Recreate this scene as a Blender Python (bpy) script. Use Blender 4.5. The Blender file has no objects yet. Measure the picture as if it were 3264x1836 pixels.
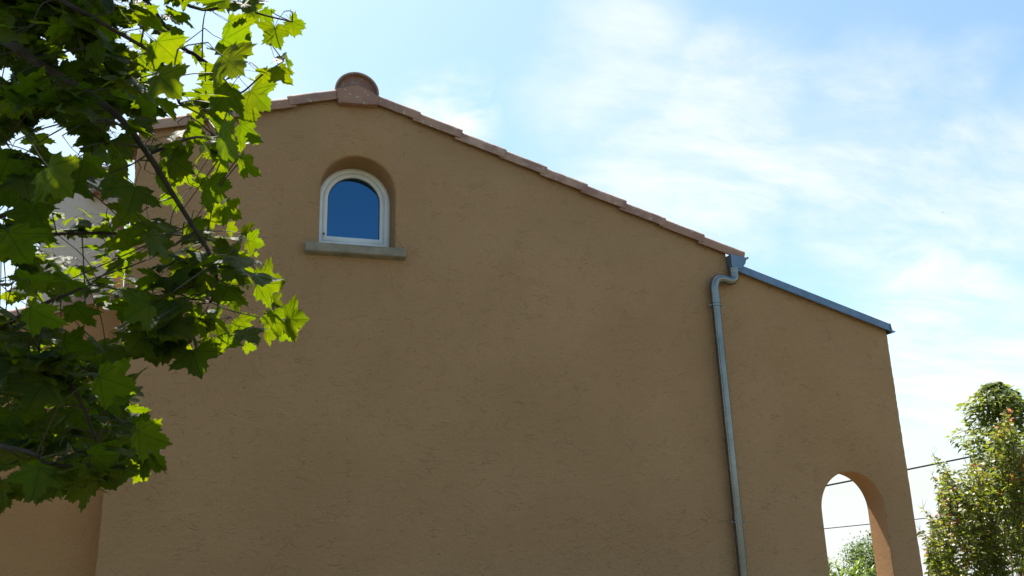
import bpy, bmesh, math, random
import numpy as np
from mathutils import Vector, Matrix
R = math.radians
sc = bpy.context.scene
COL = sc.collection
random.seed(11)

# ------------------------------------------------------------------ camera
F, W0, H0 = 2700.0, 3264.0, 1836.0
PITCH, ROLL, YAW = R(15.62), R(-1.71), R(18.54)
CAM = Vector((0, 0, 1.6))
fw = Vector((math.sin(YAW) * math.cos(PITCH), math.cos(YAW) * math.cos(PITCH), math.sin(PITCH)))
rt0 = Vector((math.cos(YAW), -math.sin(YAW), 0)); up0 = rt0.cross(fw)
rt = math.cos(ROLL) * rt0 + math.sin(ROLL) * up0
up = -math.sin(ROLL) * rt0 + math.cos(ROLL) * up0
cd = bpy.data.cameras.new('camera'); cam = bpy.data.objects.new('camera', cd); COL.objects.link(cam)
M = Matrix((rt, up, -fw)).transposed().to_4x4(); M.translation = CAM
cam.matrix_world = M
cd.sensor_width = 36.0; cd.lens = 36.0 * F / W0
cd.clip_start = 0.05; cd.clip_end = 2000
cd.dof.use_dof = True; cd.dof.focus_distance = 7.5; cd.dof.aperture_fstop = 12
sc.camera = cam

def ray(x, y):                      # a direction with unit forward component (photo pixels, 3264 wide)
    return fw + rt * ((x - W0 / 2) / F) - up * ((y - H0 / 2) / F)
def at(x, y, depth): return CAM + ray(x, y) * depth
def atY(x, y, Y):
    d = ray(x, y); return CAM + d * (Y / d.y)
def pix(p):
    v = p - CAM; z = v.dot(fw)
    return W0 / 2 + F * v.dot(rt) / z, H0 / 2 - F * v.dot(up) / z, z

# ------------------------------------------------------------------ light
SUN_EL, SUN_AZ = R(67.5), R(-19.0)          # azimuth from +Y, negative towards -X
sun_dir = Vector((math.sin(SUN_AZ) * math.cos(SUN_EL), math.cos(SUN_AZ) * math.cos(SUN_EL), math.sin(SUN_EL)))
sl = bpy.data.lights.new('sun', 'SUN'); sl.energy = 5.0; sl.angle = R(0.53); sl.color = (1.0, 0.94, 0.85)
so = bpy.data.objects.new('sun', sl); COL.objects.link(so)
so.rotation_euler = (-sun_dir).to_track_quat('-Z', 'Y').to_euler(); so.location = (0, 0, 20)
EXPOSURE = 1.55
SKY_STRENGTH = 0.077
sc.view_settings.view_transform = 'Standard'; sc.view_settings.look = 'None'
sc.view_settings.exposure = EXPOSURE; sc.view_settings.gamma = 1.0
sc.view_settings.use_curve_mapping = False

# ---- small node helpers
class NT:
    def __init__(s, tree): s.t = tree
    def n(s, typ, **kw):
        nd = s.t.nodes.new(typ)
        for k, v in kw.items(): setattr(nd, k, v)
        return nd
    def set(s, sock, v):
        if hasattr(v, 'is_output') or isinstance(v, bpy.types.NodeSocket): s.t.links.new(v, sock)
        else: sock.default_value = v
    def math(s, op, a, b=None, c=None, clamp=False):
        nd = s.n('ShaderNodeMath', operation=op, use_clamp=clamp)
        s.set(nd.inputs[0], a)
        if b is not None: s.set(nd.inputs[1], b)
        if c is not None: s.set(nd.inputs[2], c)
        return nd.outputs[0]
    def vec(s, op, a, b=None, out=0):
        nd = s.n('ShaderNodeVectorMath', operation=op)
        s.set(nd.inputs[0], a)
        if b is not None: s.set(nd.inputs[1], b)
        return nd.outputs[out]
    def scale(s, a, k):
        nd = s.n('ShaderNodeVectorMath', operation='SCALE'); s.set(nd.inputs[0], a); nd.inputs[3].default_value = k
        return nd.outputs[0]
    def noise(s, v, scale, detail=4, rough=0.55, dist=0.0, col=False):
        nd = s.n('ShaderNodeTexNoise'); s.set(nd.inputs['Vector'], v)
        nd.inputs['Scale'].default_value = scale; nd.inputs['Detail'].default_value = detail
        nd.inputs['Roughness'].default_value = rough; nd.inputs['Distortion'].default_value = dist
        return nd.outputs['Color' if col else 'Fac']
    def ramp(s, f, a, b, lo=0.0, hi=1.0, smooth=True):
        nd = s.n('ShaderNodeMapRange', interpolation_type='SMOOTHSTEP' if smooth else 'LINEAR')
        s.set(nd.inputs['Value'], f)
        nd.inputs['From Min'].default_value = a; nd.inputs['From Max'].default_value = b
        nd.inputs['To Min'].default_value = lo; nd.inputs['To Max'].default_value = hi
        return nd.outputs['Result']
    def mix(s, f, a, b, blend='MIX'):
        nd = s.n('ShaderNodeMix', data_type='RGBA', blend_type=blend)
        s.set(nd.inputs[0], f); s.set(nd.inputs[6], a); s.set(nd.inputs[7], b)
        return nd.outputs[2]
    def mapping(s, v, rot=(0, 0, 0), scale=(1, 1, 1), loc=(0, 0, 0)):
        nd = s.n('ShaderNodeMapping'); s.set(nd.inputs[0], v)
        nd.inputs['Location'].default_value = loc
        nd.inputs['Rotation'].default_value = rot; nd.inputs['Scale'].default_value = scale
        return nd.outputs[0]
    def bump(s, h, strength, dist, nrm=None):
        nd = s.n('ShaderNodeBump'); s.set(nd.inputs['Height'], h)
        nd.inputs['Strength'].default_value = strength; nd.inputs['Distance'].default_value = dist
        if nrm is not None: s.set(nd.inputs['Normal'], nrm)
        return nd.outputs[0]
def rgb(r, g, b): return (r, g, b, 1.0)

# ---- sky: Nishita with a veil of cirrus and a few small cumulus
world = bpy.data.worlds.new('World'); sc.world = world; world.use_nodes = True
wt = NT(world.node_tree)
for nd in list(world.node_tree.nodes): world.node_tree.nodes.remove(nd)
wo = wt.n('ShaderNodeOutputWorld'); bg = wt.n('ShaderNodeBackground')
sky = wt.n('ShaderNodeTexSky', sky_type='NISHITA', sun_disc=False)
sky.sun_elevation = SUN_EL; sky.sun_rotation = SUN_AZ
sky.air_density = 1.0; sky.dust_density = 1.8; sky.ozone_density = 1.0; sky.altitude = 100
tc = wt.n('ShaderNodeTexCoord'); D = tc.outputs['Generated']
wt.set(sky.inputs['Vector'], wt.vec('NORMALIZE', wt.vec('MAXIMUM', D, (-1.0, -1.0, 0.025))))   # horizon colour carries on below eye level
sx = wt.n('ShaderNodeSeparateXYZ'); wt.set(sx.inputs[0], D)
den = wt.math('ADD', wt.math('MAXIMUM', sx.outputs[2], 0.0), 0.16)
cx = wt.n('ShaderNodeCombineXYZ')
wt.set(cx.inputs[0], wt.math('DIVIDE', sx.outputs[0], den)); wt.set(cx.inputs[1], wt.math('DIVIDE', sx.outputs[1], den))
SP = cx.outputs[0]                                   # the cloud layer seen as a plane overhead
warp = wt.vec('ADD', SP, wt.scale(wt.noise(SP, 1.6, 3, 0.5, col=True), 0.28))
streak = wt.math('ADD', wt.math('MULTIPLY', wt.noise(wt.mapping(warp, rot=(0, 0, R(-28)), scale=(1.0, 2.3, 1)), 2.6, 10, 0.62), 0.68), wt.math('MULTIPLY', wt.noise(warp, 1.1, 5, 0.55), 0.32))
puff = wt.noise(wt.mapping(D, scale=(1, 1, 1.6)), 9.0, 7, 0.55, 0.3)
def blob(x, y, r_in, r_out, amp):
    d = ray(x, y).normalized()
    dist = wt.vec('DISTANCE', D, (d.x, d.y, d.z), out=1)
    wob = wt.math('ADD', dist, wt.math('MULTIPLY', wt.math('SUBTRACT', puff, 0.5), r_out * 0.9))
    return wt.math('MULTIPLY', wt.ramp(wob, r_in, r_out, 1.0, 0.0), amp)
def summ(l):
    a = l[0]
    for b in l[1:]: a = wt.math('MAXIMUM', a, b)
    return a
veil = summ([blob(2300, 490, 0.05, 0.17, 1.0), blob(2750, 540, 0.04, 0.16, 0.95), blob(2050, 560, 0.02, 0.13, 1.0), blob(1990, 320, 0.02, 0.14, 0.8),
             blob(3150, 600, 0.03, 0.17, 0.9), blob(1980, 90, 0.01, 0.11, 0.75), blob(3080, 1120, 0.06, 0.16, 1.0),
             blob(3250, 1300, 0.05, 0.18, 0.9), blob(120, 700, 0.1, 0.4, 0.7), blob(2700, 1500, 0.05, 0.2, 0.75)])
cirrus = wt.math('MULTIPLY', veil, wt.ramp(streak, 0.33, 0.64, 0.27, 1.0))
loose = wt.math('MULTIPLY', wt.ramp(streak, 0.58, 0.80), 0.06)
cum = summ([blob(1480, 350, 0.015, 0.06, 1.0), blob(1350, 330, 0.01, 0.045, 0.7), blob(2940, 850, 0.012, 0.055, 0.95), blob(2860, 870, 0.01, 0.045, 0.9),
            blob(3020, 845, 0.008, 0.035, 0.8), blob(2730, 765, 0.006, 0.03, 0.6), blob(2660, 785, 0.004, 0.02, 0.4)])
cum = wt.math('MULTIPLY', cum, wt.ramp(puff, 0.30, 0.56))
hz = wt.ramp(sx.outputs[2], -0.02, 0.16, 0.8, 0.0)          # pale haze along the horizon
cloud = wt.math('MAXIMUM', wt.math('MAXIMUM', wt.math('MAXIMUM', cirrus, loose), cum), hz, clamp=True)
blue = wt.mix(1.0, sky.outputs[0], rgb(0.97, 1.11, 1.03), 'MULTIPLY')
skyc = wt.mix(wt.math('MULTIPLY', cloud, 0.93), blue, rgb(4.75, 4.95, 5.15))
wt.set(bg.inputs[0], skyc); bg.inputs[1].default_value = SKY_STRENGTH
world.node_tree.links.new(bg.outputs[0], wo.inputs[0])

# ------------------------------------------------------------------ materials
def material(name):
    m = bpy.data.materials.new(name); m.use_nodes = True
    t = NT(m.node_tree); p = m.node_tree.nodes['Principled BSDF']
    return m, t, p
def geo_pos(t): return t.n('ShaderNodeNewGeometry').outputs['Position']

def stucco(name, base, dark, strokes=1.0, grain=1.0):
    m, t, p = material(name)
    P = geo_pos(t)
    Pw = t.vec('ADD', P, t.scale(t.noise(P, 2.2, 3, col=True), 0.22))
    # trowel ridges: thin crests of stretched noise, broken up by a mask
    h = None
    for k, (ang, sc_, msc) in enumerate(((20, 11, 2.6), (-42, 13, 3.2), (66, 9.5, 2.3))):
        v = t.mapping(Pw, rot=(0, R(ang), 0), scale=(0.7, 1.0, 1.4), loc=(3.1 * k, 0, 1.7 * k))
        nz = t.noise(v, sc_, 2.0, 0.45, 0.6)
        crest = t.ramp(t.math('ABSOLUTE', t.math('SUBTRACT', nz, 0.5)), 0.0, 0.06, 1.0, 0.0)
        msk = t.ramp(t.noise(t.mapping(P, loc=(7.0 * k, 2.0, 5.0 * k)), msc * 3.4, 4), 0.55, 0.68)
        c = t.math('MULTIPLY', crest, msk)
        h = c if h is None else t.math('MAXIMUM', h, c)
    # one-sided drags left by the float
    dr = t.noise(t.mapping(Pw, rot=(0, R(-8), 0), scale=(0.6, 1, 1.7)), 15.0, 3, 0.5)
    drag = t.math('MULTIPLY', t.ramp(dr, 0.56, 0.60), t.ramp(t.noise(P, 3.0, 2), 0.5, 0.68))
    sand = t.noise(P, 70, 4, 0.78)
    lump = t.noise(P, 26, 4, 0.6)
    hh = t.math('ADD', t.math('MULTIPLY', h, 0.78 * strokes), t.math('MULTIPLY', drag, 0.35 * strokes))
    hh = t.math('ADD', hh, t.math('MULTIPLY', sand, 1.1 * grain))
    hh = t.math('ADD', hh, t.math('MULTIPLY', lump, 1.9 * grain))
    blot = t.noise(P, 1.1, 5, 0.6)
    fine = t.noise(P, 60, 2, 0.6)
    f = t.math('ADD', t.math('MULTIPLY', t.ramp(blot, 0.3, 0.7), 0.75), t.math('MULTIPLY', fine, 0.25))
    col = t.mix(f, dark, base)
    pits = t.math('MULTIPLY', t.ramp(t.noise(P, 75, 1, 0.3), 0.72, 0.78), 0.55)
    col = t.mix(pits, col, rgb(dark[0] * 0.35, dark[1] * 0.35, dark[2] * 0.35))
    # thin rain streaks
    run = t.noise(t.mapping(P, scale=(9, 9, 0.35)), 1.0, 4, 0.6)
    col = t.mix(t.math('MULTIPLY', t.ramp(run, 0.60, 0.85), 0.08), col, rgb(dark[0] * 0.7, dark[1] * 0.72, dark[2] * 0.75))
    t.set(p.inputs['Base Color'], col); p.inputs['Roughness'].default_value = 0.93
    p.inputs['Specular IOR Level'].default_value = 0.2
    t.set(p.inputs['Normal'], t.bump(hh, 1.0, 0.008))
    return m
M_WALL = stucco('ochre_stucco', rgb(0.422, 0.250, 0.128), rgb(0.365, 0.213, 0.105))
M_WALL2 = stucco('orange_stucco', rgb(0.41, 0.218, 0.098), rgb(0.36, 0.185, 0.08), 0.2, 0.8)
M_REVEAL_LIT = stucco('lit_reveal_stucco', rgb(0.50, 0.29, 0.15), rgb(0.46, 0.262, 0.13), 0.05, 0.12)  # arch reveal: wall stucco brightened, warm bounce light put into its colour
M_CHIM = stucco('grey_beige_stucco', rgb(0.62, 0.53, 0.46), rgb(0.55, 0.47, 0.40), 0.1, 0.5)

def terracotta(name, shift=0.0):
    m, t, p = material(name)
    P = geo_pos(t); rnd = t.n('ShaderNodeObjectInfo').outputs['Random']
    base = t.mix(rnd, rgb(0.32, 0.175, 0.118), rgb(0.45, 0.295, 0.22))
    if shift: base = t.mix(0.5, rgb(0.22, 0.115, 0.095), rgb(0.25, 0.13, 0.105))
    b2 = t.mix(t.ramp(t.noise(P, 7, 5, 0.6), 0.35, 0.7), base, rgb(0.27, 0.155, 0.125))
    lich = t.ramp(t.noise(P, 22, 5, 0.65), 0.58, 0.66)
    b3 = t.mix(t.math('MULTIPLY', lich, 0.7), b2, rgb(0.46, 0.43, 0.37))
    # black lichen sits on faces that look up
    nz = t.n('ShaderNodeSeparateXYZ'); t.set(nz.inputs[0], t.n('ShaderNodeNewGeometry').outputs['Normal'])
    upm = t.ramp(nz.outputs[2], 0.25, 0.8)
    blk = t.math('MULTIPLY', t.math('MULTIPLY', t.ramp(t.noise(P, 30, 5, 0.7), 0.48, 0.6), upm), 0.85)
    b4 = t.mix(blk, b3, rgb(0.06, 0.055, 0.05))
    t.set(p.inputs['Base Color'], b4); p.inputs['Roughness'].default_value = 0.85
    p.inputs['Specular IOR Level'].default_value = 0.3
    t.set(p.inputs['Normal'], t.bump(t.noise(P, 90, 4, 0.65), 0.5, 0.003))
    return m
M_TILE = terracotta('terracotta'); M_DISC = terracotta('dark_terracotta', 1.0)

def simple(name, col, rough, var=0.15, nscale=14, metal=0.0, bump=0.2, bscale=60, bdist=0.002, spec=0.5):
    m, t, p = material(name); P = geo_pos(t)
    dk = rgb(col[0] * (1 - var * 2), col[1] * (1 - var * 2), col[2] * (1 - var * 2))
    t.set(p.inputs['Base Color'], t.mix(t.ramp(t.noise(P, nscale, 5, 0.6), 0.3, 0.7), dk, rgb(*col)))
    p.inputs['Roughness'].default_value = rough; p.inputs['Metallic'].default_value = metal
    p.inputs['Specular IOR Level'].default_value = spec
    t.set(p.inputs['Normal'], t.bump(t.noise(P, bscale, 3, 0.6), bump, bdist))
    return m
def zinc_mat():
    m, t, p = material('weathered_zinc'); P = geo_pos(t)
    f = t.ramp(t.noise(P, 5, 6, 0.65), 0.3, 0.7)
    run = t.ramp(t.noise(t.mapping(P, scale=(30, 30, 1.2)), 1.0, 4, 0.6), 0.4, 0.75)
    c = t.mix(f, rgb(0.12, 0.17, 0.235), rgb(0.165, 0.22, 0.295))
    c = t.mix(t.math('MULTIPLY', run, 0.4), c, rgb(0.09, 0.13, 0.18))
    t.set(p.inputs['Base Color'], c); p.inputs['Metallic'].default_value = 0.6
    t.set(p.inputs['Roughness'], t.ramp(t.noise(P, 18, 4), 0.3, 0.7, 0.34, 0.52))
    t.set(p.inputs['Normal'], t.bump(t.noise(P, 16, 3), 0.15, 0.004))
    return m
M_ZINC = zinc_mat()
def pipe_mat():
    m, t, p = material('galvanised_pipe'); P = geo_pos(t)
    c = t.mix(t.ramp(t.noise(P, 3, 3, 0.5), 0.3, 0.7), rgb(0.155, 0.16, 0.155), rgb(0.215, 0.22, 0.212))
    t.set(p.inputs['Base Color'], c); p.inputs['Metallic'].default_value = 0.92
    t.set(p.inputs['Roughness'], t.ramp(t.noise(P, 22, 4), 0.3, 0.7, 0.24, 0.32))
    t.set(p.inputs['Normal'], t.bump(t.noise(t.mapping(P, scale=(1, 1, 0.4)), 14, 2), 0.03, 0.004))
    return m
M_PIPE = pipe_mat()
M_PVC = simple('white_pvc', (0.84, 0.87, 0.90), 0.42, 0.05, 5, bump=0.05)
M_CONC = simple('concrete_sill', (0.29, 0.255, 0.195), 0.9, 0.16, 11, bump=0.6, bscale=120, bdist=0.003, spec=0.2)
M_LEAD = simple('lead_flashing', (0.20, 0.23, 0.27), 0.55, 0.15, 9, metal=0.4)
M_DARKRUB = simple('dark_gasket', (0.03, 0.035, 0.04), 0.6)
M_CABLE = simple('black_cable', (0.02, 0.02, 0.022), 0.6)
M_INSECT = simple('insect_brown', (0.03, 0.018, 0.012), 0.5)
M_BIRD = simple('bird_black', (0.03, 0.03, 0.035), 0.7)
M_BARK = simple('maple_bark', (0.05, 0.038, 0.028), 0.85, 0.22, 30, bump=0.7, bscale=45, bdist=0.004, spec=0.2)
M_TWIG = simple('twig_bark', (0.055, 0.045, 0.022), 0.7, 0.2, 40, spec=0.3)
M_BARK2 = simple('pale_bark', (0.30, 0.22, 0.15), 0.8, 0.2, 25, bump=0.4)
def glass_mat():
    m, t, p = material('window_glass')
    p.inputs['Base Color'].default_value = rgb(0.004, 0.012, 0.03)
    p.inputs['Roughness'].default_value = 0.03; p.inputs['IOR'].default_value = 3.2; p.inputs['Specular Tint'].default_value = rgb(0.14, 0.41, 0.76)
    t.set(p.inputs['Normal'], t.bump(t.noise(geo_pos(t), 2.5, 1), 0.03, 0.01))
    return m
M_GLASS = glass_mat()
def grass_mat():
    m, t, p = material('lawn'); P = geo_pos(t)
    c = t.mix(t.noise(P, 0.7, 5), rgb(0.085, 0.075, 0.035), rgb(0.13, 0.11, 0.06))
    c = t.mix(t.ramp(t.noise(P, 40, 4, 0.7), 0.4, 0.7), c, rgb(0.05, 0.05, 0.02))
    t.set(p.inputs['Base Color'], c); p.inputs['Roughness'].default_value = 0.95
    t.set(p.inputs['Normal'], t.bump(t.noise(P, 60, 5, 0.7), 1.0, 0.03))
    return m
M_LAWN = grass_mat()

def leaf_mat(name, front, trans, hue2, tfac=0.5, veins=False, rough=0.38, spec=0.5):
    m, t, p = material(name)
    out = m.node_tree.nodes['Material Output']
    P = geo_pos(t)
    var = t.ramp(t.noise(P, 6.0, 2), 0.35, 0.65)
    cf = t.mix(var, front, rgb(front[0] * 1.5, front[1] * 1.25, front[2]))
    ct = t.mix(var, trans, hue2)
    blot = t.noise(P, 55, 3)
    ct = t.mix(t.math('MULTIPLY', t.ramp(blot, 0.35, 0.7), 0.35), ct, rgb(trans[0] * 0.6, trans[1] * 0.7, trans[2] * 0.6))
    if veins:
        uv = t.n('ShaderNodeUVMap', uv_map='UVMap').outputs[0]
        s = t.n('ShaderNodeSeparateXYZ'); t.set(s.inputs[0], uv)
        ax = t.math('ABSOLUTE', t.math('SUBTRACT', s.outputs[0], 0.0)); ay = s.outputs[1]
        best = None
        for a in (90, 32, 2):
            d = t.math('ABSOLUTE', t.math('SUBTRACT', t.math('MULTIPLY', ax, math.sin(R(a))), t.math('MULTIPLY', ay, math.cos(R(a)))))
            best = d if best is None else t.math('MINIMUM', best, d)
        v = t.ramp(best, 0.006, 0.022, 0.75, 0.0)
        ct = t.mix(v, ct, rgb(trans[0] * 0.35, trans[1] * 0.45, trans[2] * 0.5))
        t.set(p.inputs['Normal'], t.bump(t.math('ADD', t.math('MULTIPLY', v, -1.0), t.math('MULTIPLY', blot, 0.6)), 0.5, 0.002))
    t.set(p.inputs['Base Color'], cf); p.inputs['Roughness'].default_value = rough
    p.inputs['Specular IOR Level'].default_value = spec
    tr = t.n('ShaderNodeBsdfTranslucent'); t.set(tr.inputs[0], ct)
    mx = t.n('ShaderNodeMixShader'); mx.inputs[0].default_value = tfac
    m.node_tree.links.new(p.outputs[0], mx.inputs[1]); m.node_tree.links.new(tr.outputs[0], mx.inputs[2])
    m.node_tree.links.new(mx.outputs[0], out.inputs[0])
    return m
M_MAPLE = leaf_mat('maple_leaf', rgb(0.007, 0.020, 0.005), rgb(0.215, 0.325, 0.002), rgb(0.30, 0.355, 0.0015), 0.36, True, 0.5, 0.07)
M_CRAPE = leaf_mat('crape_leaf', rgb(0.075, 0.10, 0.018), rgb(0.22, 0.28, 0.02), rgb(0.32, 0.29, 0.03), 0.5)
M_CRAPER = leaf_mat('crape_leaf_red', rgb(0.20, 0.06, 0.03), rgb(0.55, 0.17, 0.08), rgb(0.6, 0.3, 0.08), 0.5)
M_BIGL = leaf_mat('broad_leaf', rgb(0.055, 0.085, 0.022), rgb(0.24, 0.31, 0.03), rgb(0.32, 0.32, 0.04), 0.45, False, 0.45, 0.3)
M_OLE = leaf_mat('lance_leaf', rgb(0.055, 0.10, 0.02), rgb(0.20, 0.30, 0.02), rgb(0.24, 0.31, 0.02), 0.42)
M_FARL = leaf_mat('small_leaf', rgb(0.05, 0.085, 0.025), rgb(0.14, 0.24, 0.03), rgb(0.20, 0.25, 0.05), 0.4, False, 0.5, 0.2)

# ------------------------------------------------------------------ builders
def link(name, me, parent=None, mats=None):
    o = bpy.data.objects.new(name, me); COL.objects.link(o)
    if parent is not None: o.parent = parent
    if mats:
        for m in (mats if isinstance(mats, (list, tuple)) else [mats]):
            if m.name not in [x.name for x in me.materials if x]: me.materials.append(m)
    return o
def build(name, bm, mat, parent=None, smooth=True, angle=35):
    me = bpy.data.meshes.new(name)
    bmesh.ops.recalc_face_normals(bm, faces=bm.faces)
    bm.to_mesh(me); bm.free()
    if smooth:
        me.polygons.foreach_set('use_smooth', [True] * len(me.polygons))
        try: me.set_sharp_from_angle(angle=R(angle))
        except Exception: pass
    return link(name, me, parent, mat)
def empty(name, loc=(0, 0, 0), label=None, cat=None, group=None):
    o = bpy.data.objects.new(name, None); COL.objects.link(o); o.location = loc
    o.empty_display_size = 0.2
    tag(o, label, cat, group); return o
def tag(o, label=None, cat=None, group=None, kind=None):
    if label: o['label'] = label
    if cat: o['category'] = cat
    if group: o['group'] = group
    if kind: o['kind'] = kind
    return o
def box(bm, a, b, bev=0.0):
    r = bmesh.ops.create_cube(bm, size=1.0)
    vs = r['verts']
    for v in vs:
        v.co = Vector([(a[i] + b[i]) / 2 + v.co[i] * (b[i] - a[i]) for i in range(3)])
    if bev > 0:
        es = list({e for v in vs for e in v.link_edges})
        bmesh.ops.bevel(bm, geom=es, offset=bev, segments=2, affect='EDGES', profile=0.6)
def tube(bm, pts, radii, n=8, cap=True):
    pts = [Vector(p) for p in pts]
    if not isinstance(radii, (list, tuple)): radii = [radii] * len(pts)
    rings = []; prev = None
    for i, p in enumerate(pts):
        a = pts[max(0, i - 1)]; b = pts[min(len(pts) - 1, i + 1)]
        t = (b - a).normalized() if (b - a).length > 1e-9 else Vector((0, 0, 1))
        if prev is None:
            ref = Vector((0, 0, 1)) if abs(t.z) < 0.9 else Vector((1, 0, 0))
            u = t.cross(ref).normalized()
        else:
            u = (prev - t * prev.dot(t))
            u = u.normalized() if u.length > 1e-6 else t.orthogonal().normalized()
        prev = u; w = t.cross(u)
        rings.append([bm.verts.new(p + (u * math.cos(2 * math.pi * k / n) + w * math.sin(2 * math.pi * k / n)) * radii[i]) for k in range(n)])
    for r0, r1 in zip(rings, rings[1:]):
        for k in range(n):
            bm.faces.new((r0[k], r0[(k + 1) % n], r1[(k + 1) % n], r1[k]))
    if cap:
        bm.faces.new(rings[0][::-1]); bm.faces.new(rings[-1])
def smooth_path(pts, sub=4):
    pts = [Vector(p) for p in pts]; out = []
    for i in range(len(pts) - 1):
        p0 = pts[max(0, i - 1)]; p1 = pts[i]; p2 = pts[i + 1]; p3 = pts[min(len(pts) - 1, i + 2)]
        for k in range(sub):
            t = k / sub
            out.append(0.5 * ((2 * p1) + (p2 - p0) * t + (2 * p0 - 5 * p1 + 4 * p2 - p3) * t * t + (3 * p1 - p0 - 3 * p2 + p3) * t ** 3))
    out.append(pts[-1]); return out
def offset_poly(pts, d):            # pts anticlockwise in (x, z); positive d grows the outline
    n = len(pts); out = []
    for i in range(n):
        p0 = Vector(pts[i - 1]); p1 = Vector(pts[i]); p2 = Vector(pts[(i + 1) % n])
        e1 = (p1 - p0).normalized(); e2 = (p2 - p1).normalized()
        n1 = Vector((e1.y, -e1.x)); n2 = Vector((e2.y, -e2.x))
        b = n1 + n2
        b = b / max(0.4, b.dot(b) / 2) if b.length > 1e-6 else n1
        b = b.normalized() / max(0.35, b.normalized().dot(n1))
        out.append((p1.x + b.x * d, p1.y + b.y * d))
    return out
def arch(xl, xr, z0, zs, n=28):     # anticlockwise round-headed outline
    c = (xl + xr) / 2; r = (xr - xl) / 2
    pts = [(xl, z0), (xr, z0)]
    for k in range(n + 1):
        a = math.pi * k / n
        pts.append((c + r * math.cos(a), zs + r * math.sin(a)))
    return pts
def loopv(bm, pts, y): return [bm.verts.new((x, y, z)) for x, z in pts]
def bridge(bm, A, B):
    n = len(A)
    for k in range(n): bm.faces.new((A[k], A[(k + 1) % n], B[(k + 1) % n], B[k]))
def fill(bm, loops):
    es = []
    for L in loops:
        for k in range(len(L)):
            e = bm.edges.get((L[k], L[(k + 1) % len(L)])) or bm.edges.new((L[k], L[(k + 1) % len(L)]))
            es.append(e)
    bmesh.ops.triangle_fill(bm, edges=es, use_beauty=True)
def prism(bm, pts, y0, y1):         # a closed outline in (x, z) given depth
    A = loopv(bm, pts, y0); B = loopv(bm, pts, y1)
    bridge(bm, A, B); bm.faces.new(A); bm.faces.new(B[::-1])

# ------------------------------------------------------------------ setting
def ground_z(x, y):
    s = max(0.0, y - 10.0)
    return -0.14 * s
bm = bmesh.new()
xs = [-600, -200, -80, -40, -20, -10, -5, 0, 5, 10, 15, 20, 30, 45, 80, 200, 600]
ys = [-600, -200, -80, -40, -20, -10, -5, 0, 5, 10, 14, 18, 24, 32, 40, 60, 100, 200, 600]
g = [[bm.verts.new((x, y, ground_z(x, y))) for x in xs] for y in ys]
for j in range(len(ys) - 1):
    for i in range(len(xs) - 1):
        bm.faces.new((g[j][i], g[j][i + 1], g[j + 1][i + 1], g[j + 1][i]))
tag(build('lawn_ground', bm, M_LAWN), 'mown grass ground running up to the house wall', kind='structure')

# ------------------------------------------------------------------ house
house = empty('house', (2.0, 7.0, 0), 'ochre stucco house gable with terracotta tiles and small arched window', 'house')
bpy.context.view_layer.update()
HI = house.matrix_world.inverted()
def part(name, bm, mat, parent=house, **kw):
    o = build(name, bm, mat, None, **kw)
    o.parent = parent
    root = parent
    o.matrix_parent_inverse = parent.matrix_world.inverted()
    return o
AX, AZ, SL = 0.91, 5.372, 0.335           # virtual apex of the tile underside and roof slope
def roofz(x): return AZ - SL * abs(x - AX)
YF = 7.0; YB = 7.245
# gable and wing wall: one skin of render, round-edged openings
outer = [(-0.86, -0.02), (6.47, -0.02), (6.47, 3.498), (4.625, 4.052), (4.62, roofz(4.62) + 0.03), (4.5, roofz(4.5) + 0.062), (1.3, roofz(1.3) + 0.062), (AX, AZ + 0.03), (0.5, roofz(0.5) + 0.062), (-0.86, roofz(-0.86) + 0.062)]
win = arch(0.624, 1.28, 3.93, 4.472)
arc = arch(5.395, 6.125, 0.02, 1.64)
bm = bmesh.new()
rnd = random.Random(3)
def densify(pts, step=0.035, amp=0.0025):
    out = []
    for i in range(len(pts)):
        a = Vector(pts[i]); b = Vector(pts[(i + 1) % len(pts)])
        n = max(1, int((b - a).length / step)) if (abs(a.x - b.x) < 0.2 and abs(a.y - b.y) > 1) else 1
        for k in range(n):
            p = a.lerp(b, k / n)
            out.append((p.x + (rnd.uniform(-amp, amp) if k else 0), p.y))
    return out
outer = densify(outer)
O0 = loopv(bm, offset_poly(outer, -0.012), YF); O1 = loopv(bm, offset_poly(outer, -0.004), YF + 0.004); O2 = loopv(bm, outer, YF + 0.014); O3 = loopv(bm, outer, YB)
def hole(pts, yb, r):
    L = [loopv(bm, offset_poly(pts, r), YF), loopv(bm, offset_poly(pts, r * 0.35), YF + r * 0.25), loopv(bm, offset_poly(pts, r * 0.06), YF + r * 0.65), loopv(bm, pts, YF + r), loopv(bm, pts, yb)]
    for a, b in zip(L, L[1:]): bridge(bm, b, a)
    return L
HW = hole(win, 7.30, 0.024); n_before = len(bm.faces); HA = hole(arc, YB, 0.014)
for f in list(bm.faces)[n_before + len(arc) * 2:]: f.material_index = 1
for a, b in ((O0, O1), (O1, O2), (O2, O3)): bridge(bm, a, b)
fill(bm, [O0, HW[0], HA[0]])
wb = loopv(bm, win, YB)
fill(bm, [O3, wb, HA[-1]])
part('wall', bm, [M_WALL, M_REVEAL_LIT], angle=50)
# walls of the body behind the gable
bm = bmesh.new()
box(bm, (-0.858, YB + 0.002, -0.02), (-0.62, 13, roofz(-0.86) - 0.01))
part('wall', bm, M_WALL, smooth=False)
bm = bmesh.new()
box(bm, (4.37, YB + 0.002, -0.02), (4.615, 13, roofz(4.62) - 0.03))
part('wall', bm, M_WALL, smooth=False)
bm = bmesh.new()
prism(bm, [(-0.62, 0), (4.37, 0), (4.37, roofz(4.37)), (AX, AZ - 0.02), (-0.62, roofz(-0.62))], 12.75, 12.99)
part('wall', bm, M_WALL, smooth=False)
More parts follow.
